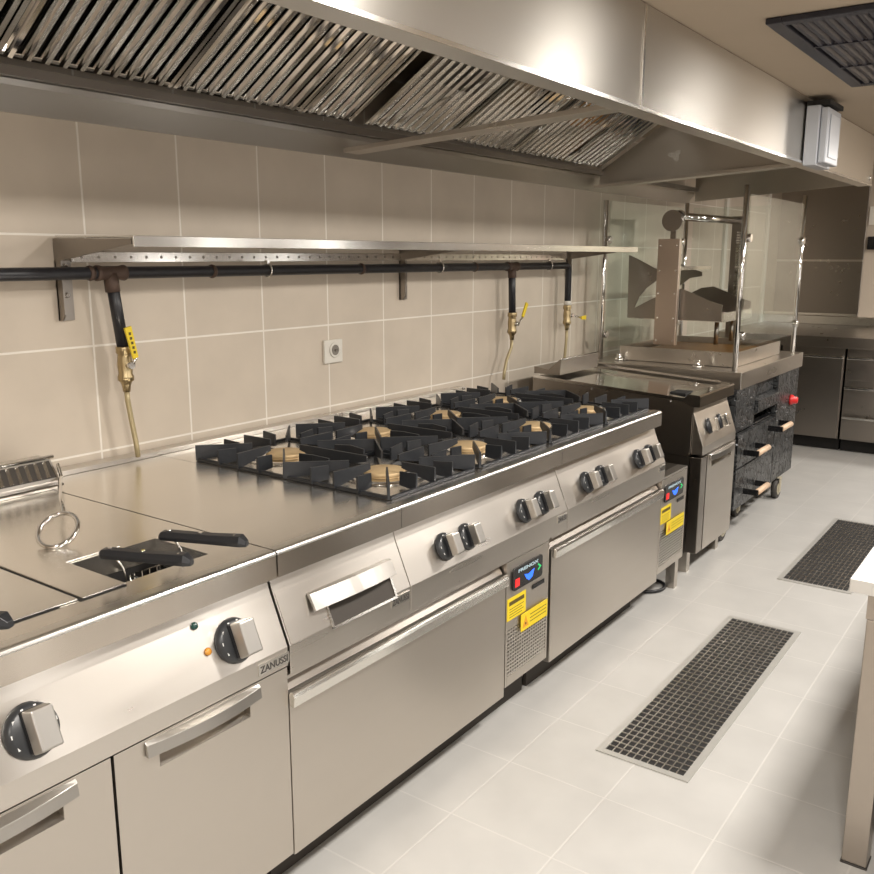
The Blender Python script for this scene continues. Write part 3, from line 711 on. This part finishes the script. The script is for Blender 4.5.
MB().lathe((2.888, PY, .352), (0, 0, -1), [(R+.003, 0), (R+.003, .02)], 16).build('seal_tape', WHITEP, pp)
def valve(x, z, lever, hose, label):
    t = thing('gas_valve', (x, PY, z-.13), label, 'gas valve', 'brass gas valves on the wall pipe')
    MB().lathe((x, PY, z), (0, 0, -1), [(.021, 0), (.022, .002), (.022, .018), (.018, .022), (.019, .030), (.021, .05), (.019, .075), (.022, .082), (.022, .094), (.016, .098), (.012, .108), (.010, .125)], 8).build('valve_body', BRASS, t)
    l = MB()
    if lever:
        a, b = Vector(lever[0]), Vector(lever[1])
        l.cyl((x, PY-.015, z-.05), (x, PY-.034, z-.05), .010, 12, 1)
        l.cyl((x+.006, PY-.028, z-.05), a, .0045, 8, 1)
        d = (b-a).normalized(); s_ = d.cross(Vector((0, 1, 0))).normalized()*.0105; nn = Vector((0, .003, 0))
        l.add([a-s_*.8-nn, a+s_*.8-nn, b+s_-nn, b-s_-nn, a-s_*.8+nn, a+s_*.8+nn, b+s_+nn, b-s_+nn], [(0, 1, 2, 3), (7, 6, 5, 4), (0, 4, 5, 1), (1, 5, 6, 2), (2, 6, 7, 3), (3, 7, 4, 0)], 0)
        lo = l.build('lever', [YELLOW, CHROME], t, 0, 'yellow lever')
        if (b-a).length > .08:
            q = MB()
            for k in range(5):
                c = a.lerp(b, .2+k*.15)+Vector((0, -.0036, 0)); q.box(c.x-.0035, c.x+.0035, c.y-.0004, c.y, c.z-.0045, c.z+.003)
            q.build('lever_print', INK, lo)
    MB().tube(hose, .0075, 10).build('hose', HOSE, t)
    return t
valve(.287, .330, ((.296, .838, .300), (.276, .836, .385)), [(.287, PY, .21), (.288, PY, .18), (.296, PY, .12), (.305, PY, .06), (.309, PY, .016)], 'brass gas valve nearest the fryer, with a tall yellow lever')
valve(2.346, .320, ((2.372, .835, .300), (2.40, .830, .362)), [(2.346, PY, .20), (2.344, PY, .16), (2.31, PY+.005, .10), (2.285, PY, .05), (2.28, PY, .016)], 'brass gas valve behind the far burners, its yellow lever tilted')
valve(2.888, .330, ((2.99, .845, .262), (3.03, .84, .262)), [(2.888, PY, .21), (2.888, PY, .16), (2.882, PY, .11), (2.878, PY+.005, .02), (2.878, PY+.01, -.10)], 'brass gas valve last on the pipe, behind the griddle')
so = thing('wall_socket', (1.198, W, .235), 'white power socket on the tiled wall above the burners', 'socket')
MB().box(1.150, 1.246, W-.012, W-.0005, .193, .277).build('frame_plate', WHITEP, so, .003)
MB().lathe((1.203, W-.0125, .24), (0, -1, 0), [(.028, 0), (.028, .003), (.024, .003), (.021, -.006+.0085)], 24).build('socket_ring', WHITEP, so)
MB().lathe((1.203, W-.0158, .24), (0, -1, 0), [(.019, 0), (.019, .0005)], 20).build('socket_recess', plain('socket_shadow', (.22, .2, .17), .6), so)
MB().box(1.199, 1.207, W-.020, W-.0165, .236, .244).box(1.188, 1.192, W-.0175, W-.0165, .238, .242).box(1.214, 1.218, W-.0175, W-.0165, .238, .242).build('contacts', S_DARK, so)

# ------------------------------------------------------------------ kebab grill cabinet with glass case
kb = thing('kebab_grill_cabinet', (3.6, .45, -.78), 'charcoal hammered kebab grill cabinet on wheels under a steel top', 'grill cabinet')
kx0, kx1 = 3.065, 4.225
MB().box(kx0, kx1, .03, .88, -.052, .03).build('worktop', S, kb, .002)
MB().box(kx0+.02, kx1-.04, .09, .86, -.25, -.053).build('upper_body', BLK, kb)
MB().box(3.03, 3.34, .035, .09, -.262, -.054).build('front_post', CHAR, kb, .002)
MB().box(3.76, 4.18, .035, .09, -.657, -.054).build('side_panel', CHAR, kb, .002)
MB().box(3.35, 3.75, .06, .085, -.13, -.054).px([(.085, -.13), (.02, -.142), (.02, -.20), (.04, -.215), (.085, -.215)], 3.35, 3.75).build('ash_drawer', CHAR, kb, .002)
MB().box(3.0, 3.74, .05, .84, -.655, -.2635).box(3.7405, 4.17, .091, .84, -.655, -.2635).build('lower_body', BLK, kb)
for z0, z1 in ((-.442, -.275), (-.652, -.448)):
    MB().box(3.06, 3.70, .022, .048, z0, z1).build('drawer', CHAR, kb, .002)
def wood_handle(x0, x1, z):
    h = MB().cyl((x0, -.045, z), (x1, -.045, z), .015, 14).build('handle', WOOD, kb, 0, 'pale wooden handle')
    for a_ in (x0-.010, x1+.0005): MB().box(a_, a_+.0095, -.055, .020, z-.014, z+.014).build('handle_bracket', BLK, h)
wood_handle(3.16, 3.35, -.372); wood_handle(3.57, 3.76, -.315); wood_handle(3.20, 3.39, -.578)
MB().lathe((4.03, .034, -.225), (0, -1, 0), [(.03, 0), (.03, .012), (.022, .02), (.018, .04), (.001, .042)], 16).build('gas_knob', REDP, kb, 0, 'red control knob')
def caster(x, y, r):
    c = MB().cyl((x-.0, y-.014, -.78+r), (x, y+.014, -.78+r), r, 22).build('caster_wheel', RUBBER, kb)
    MB().cyl((x, y-.017, -.78+r), (x, y-.0142, -.78+r), r*.62, 18).build('wheel_hub', CAST, c)
    f = MB().box(x-.014, x+.014, y-.024, y-.0175, -.78+r*.7, -.78+2*r+.008); f.box(x-.014, x+.014, y+.0175, y+.024, -.78+r*.7, -.78+2*r+.008)
    f.box(x-.022, x+.022, y-.024, y+.024, -.78+2*r+.008, -.656); f.build('caster_fork', CAST, c)
for x, y in ((2.965, .05), (3.42, .12), (3.66, .16), (3.92, .045), (3.03, .78), (3.96, .78)): caster(x, y, 0.045 if x in (3.42, 3.66) else .056)

gc = thing('glass_case', (3.6, .45, .031), 'clear glass guard case with steel posts on the kebab grill top', 'glass case')
posts = [(3.10, .075, .90), (4.16, .075, .91), (3.20, .83, .86), (4.16, .75, .89)]
for x, y, h in posts:
    MB().cyl((x, y, .031), (x, y, h), .013, 14).build('post', CHROME, gc)
def pane(p0, p1, z0, z1):
    a = Vector((*p0, 0)); b = Vector((*p1, 0)); d = (b-a).normalized(); s_ = Vector((-d.y, d.x, 0))*.003
    vs = [a-s_, b-s_, b+s_, a+s_]; m = MB(); m.pz([(v.x, v.y) for v in vs], z0, z1); return m.build('glass_pane', GLASS, gc)
pane((3.24, .822), (4.12, .755), .09, .86)
pane((3.14, .068), (4.12, .068), .14, .86)
pane((4.168, .11), (4.168, .71), .09, .86)
for x, y, z, dx in ((3.225, .822, .16, 1), (3.225, .822, .66, 1), (4.135, .755, .18, -1), (4.135, .755, .66, -1), (3.125, .062, .66, 1), (4.135, .062, .66, -1), (3.125, .062, .20, 1), (4.135, .062, .20, -1)):
    MB().lathe((x+dx*.012, y-.012, z), (0, 1, 0), [(.018, 0), (.020, .004), (.020, .02), (.018, .024)], 14).build('pane_clamp', CHROME, gc)
# basin
bs = thing('drip_basin', (3.65, .45, .031), 'shallow steel basin with a browned pan inside the glass case', 'basin')
bm_ = MB(); b0, b1, c0_, c1_ = 3.235, 4.04, .115, .735
bm_.box(b0, b1, c0_, c0_+.006, .032, .105); bm_.box(b0, b1, c1_-.006, c1_, .032, .105); bm_.box(b0, b0+.006, c0_+.006, c1_-.006, .032, .105); bm_.box(b1-.006, b1, c0_+.006, c1_-.006, .032, .105)
bm_.build('basin_wall', S, bs, .001)
MB().box(b0+.006, b1-.006, c0_+.006, c1_-.006, .032, .036).build('basin_floor', S_DARK, bs)
MB().box(b0+.05, b1-.10, c0_+.05, c1_-.06, .037, .078).build('browned_pan', COPPER, bs, .004, 'browned copper-coloured pan')
# horizontal spit machine
sp_ = thing('spit_machine', (3.8, .55, .031), 'steel spit roaster with two tall columns and a chrome cross bar', 'spit roaster')
MB().box(3.40, 3.425, .495, .615, .106, .665).build('column', S_WARM, sp_, .002, 'warm-toned riveted column plate')
rv = MB()
for z in (.13, .25, .38, .50, .63):
    for y in (.51, .60): rv.lathe((3.3995, y, z), (-1, 0, 0), [(.006, 0), (.004, .004)], 8)
rv.build('rivet', CHROME, sp_)
MB().box(3.4255, 3.445, .50, .61, .106, .655).build('column_housing', S, sp_)
MB().lathe((3.398, .545, .758), (1, 0, 0), [(.055, 0), (.055, .012), (.018, .013), (.018, .03)], 24).build('gear_disc', S_DARK, sp_)
MB().box(3.425, 3.445, .53, .56, .655, .76).build('bearing_bracket', S_DARK, sp_)
MB().cyl((3.45, .52, .780), (4.07, .41, .775), .021, 18).lathe((3.43, .52, .780), (1, 0, 0), [(.03, 0), (.034, .01), (.026, .03)], 14).build('cross_bar', CHROME, sp_)
MB().box(4.06, 4.085, .36, .44, .106, .80).build('column', S_DARK, sp_)
ch = MB()
for i in range(28): ch.box(4.045, 4.058, .385, .405, .30+i*.015, .309+i*.015)
ch.build('rack_teeth', CHROME, sp_)
MB().box(3.47, 4.05, .545, .558, .500, .520).build('tie_bar', S_BRIGHT, sp_)
def wing(x):
    out = [(.80, .238), (.80, .582), (.74, .556), (.65, .513), (.56, .48), (.50, .455), (.44, .405), (.34, .355), (.27, .325), (.27, .245)]
    arc = []
    # circular cut-out between the horn and the lower shoulder
    m = MB()
    horn = [(.795, .24), (.80, .582), (.74, .556), (.65, .513), (.56, .485), (.56, .462), (.63, .45), (.69, .405), (.73, .355), (.755, .295), (.66, .345), (.56, .395), (.49, .405), (.42, .38), (.34, .345), (.27, .325), (.27, .24)]
    m.px(horn, x, x+.006); return m.build('tray_wing', S_DARK, sp_)
wing(3.452); wing(3.95)
MB().box(3.46, 3.949, .272, .79, .236, .244).box(3.46, 3.949, .262, .270, .236, .285).build('tray', S_BRIGHT, sp_)
MB().box(3.47, 3.94, .40, .50, .2445, .262).build('tray_insert', plain('dusty_pink_tray', (.45, .33, .30), .4, .5), sp_)
for x in (3.60, 3.86): MB().cyl((x, .34, .106), (x, .34, .235), .012, 12).build('tray_strut', S_DARK, sp_)
for x, y in ((3.20, .72), (3.13, .27)):
    MB().lathe((x, y, .031), (0, 0, 1), [(.022, 0), (.022, .012), (.012, .014), (.012, .03), (.016, .034), (.001, .036)], 12).build('foot_clamp', CHROME, gc)

# ------------------------------------------------------------------ far cabinets and back wall
fc = thing('far_counter', (6.0, 0, -.78), 'dark stainless counter top across the far end of the kitchen', 'worktop')
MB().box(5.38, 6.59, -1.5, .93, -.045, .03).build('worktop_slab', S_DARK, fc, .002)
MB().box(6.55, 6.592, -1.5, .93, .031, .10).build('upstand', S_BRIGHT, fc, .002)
def far_cabinet(y0, y1, n, label, cat):
    t = thing('far_cabinet', (5.9, (y0+y1)/2, -.78), label, cat)
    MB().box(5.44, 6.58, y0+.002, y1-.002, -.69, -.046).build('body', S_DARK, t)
    MB().box(5.50, 6.5, y0+.002, y1-.002, -.78, -.691).build('plinth', GAP, t)
    zt = -.065; zs = (-.69-zt)/n
    for i in range(n):
        a = zt+zs*i; b = zt+zs*(i+1)+.008
        d = MB().box(5.415, 5.438, y0+.008, y1-.008, b, a-.05).build('door' if n == 1 else 'drawer', S_DARK, t, .002)
        MB().box(5.395, 5.437, y0+.010, y1-.010, a-.074+.02, a-.046+.008).build('handle', S_BRIGHT, d, .002)
    return t
far_cabinet(.035, .46, 1, 'far cabinet with one dark steel door, nearest the kebab grill', 'cabinet')
far_cabinet(-.42, .025, 3, 'far cabinet with three dark steel drawers at the right edge', 'cabinet')
far_cabinet(.47, .92, 1, 'far cabinet mostly hidden behind the kebab grill', 'cabinet')
wp = thing('steel_wall_panel', (6.59, .5, .1), 'dark stainless cladding on the far wall above the counter', 'wall panel')
MB().box(6.575, 6.592, .19, .85, .105, .54).box(6.575, 6.592, .19, .85, .548, 1.20).build('panel_sheet', S_DARK, wp, .002)
MB().box(6.568, 6.5745, .19, .85, .536, .552).build('joint_strip', S, wp)
MB().box(6.560, 6.5745, .19, .92, .103, .122).build('bottom_rail', S_BRIGHT, wp)
tn = thing('notice_plate', (6.59, .14, .82), 'small white plate on the far wall at the right edge', 'sign')
MB().box(6.585, 6.598, .06, .176, .82, .96).build('plate', WHITEP, tn)
bt_ = thing('black_switch_box', (6.59, .14, .63), 'small black box on the far wall below the white plate', 'switch box')
MB().box(6.57, 6.598, .06, .17, .63, .73).build('housing', BLK, bt_, .003)

# ------------------------------------------------------------------ floor drains
def drain(x0, x1, y0, y1, nx, ny, label, cross):
    t = thing('floor_drain', ((x0+x1)/2, (y0+y1)/2, -.78), label, 'floor drain', 'grated floor drains in the aisle')
    f = MB(); z0, z1 = -.7798, -.776
    e = .020
    f.box(x0-e, x1+e, y0-e, y0, z0, z1); f.box(x0-e, x1+e, y1, y1+e, z0, z1); f.box(x0-e, x0, y0, y1, z0, z1); f.box(x1, x1+e, y0, y1, z0, z1)
    f.build('frame', plain('drain_rim', (.50, .49, .46), .4, .4), t)
    MB().box(x0, x1, y0, y1, z0, -.7792).build('channel', GAP, t)
    g = MB()
    for i in range(1, ny): y = y0+(y1-y0)*i/ny; g.box(x0, x1, y-.0013, y+.0013, -.779, -.7765)
    for i in range(1, nx):
        x = x0+(x1-x0)*i/nx; g.box(x-(.0020 if cross else .0012), x+(.0020 if cross else .0012), y0, y1, -.779, -.7772 if not cross else -.7765)
    g.build('grating', S, t)
drain(.925, 2.045, -.53, -.305, 40, 11, 'grated floor drain nearer the camera, with square mesh', True)
drain(2.60, 3.66, -.60, -.345, 24, 13, 'grated floor drain farther down the aisle, partly behind the table', False)

oc = thing('opposite_counter', (4.2, -1.8, -.78), 'long dark steel counter on the opposite side of the aisle behind the prep table', 'counter')  # made-up counter, gives the fascia something dark to mirror
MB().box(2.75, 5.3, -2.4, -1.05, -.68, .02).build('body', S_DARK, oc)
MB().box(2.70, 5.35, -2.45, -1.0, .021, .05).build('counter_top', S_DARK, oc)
MB().box(2.85, 5.2, -2.3, -1.15, -.78, -.681).build('plinth', GAP, oc)
# ------------------------------------------------------------------ foreground prep table
tb_ = thing('prep_table', (1.6, -1.3, -.78), 'stainless prep table at the right edge with a square leg', 'table')
MB().box(.775, 2.6, -1.65, -.908, -.123, -.092).build('table_top', steel('matt_table_steel', (.85, .84, .82), .5, 0), tb_, .002)
MB().box(.815, 2.57, -1.60, -.94, -.19, -.126).build('apron', LEGM, tb_)
MB().box(.88, 2.49, -1.605, -1.59, -.62, -.1905).build('back_panel', S_DARK, tb_)  # added dark panel under the table, for the fascia reflections
MB().box(.83, 2.54, -1.60, -.96, -.60, -.575).build('lower_shelf', S_DARK, tb_)  # shelf added dark for the same reflections
for x in (.84, 2.53):
    for y in (-.968, -1.6):
        lo = MB().box(x-.026, x+.026, y-.026, y+.026, -.775, -.1905).build('leg', LEGM, tb_, .002)
        MB().box(x-.028, x+.028, y-.028, y+.028, -.78, -.7752).build('foot', RUBBER, lo)
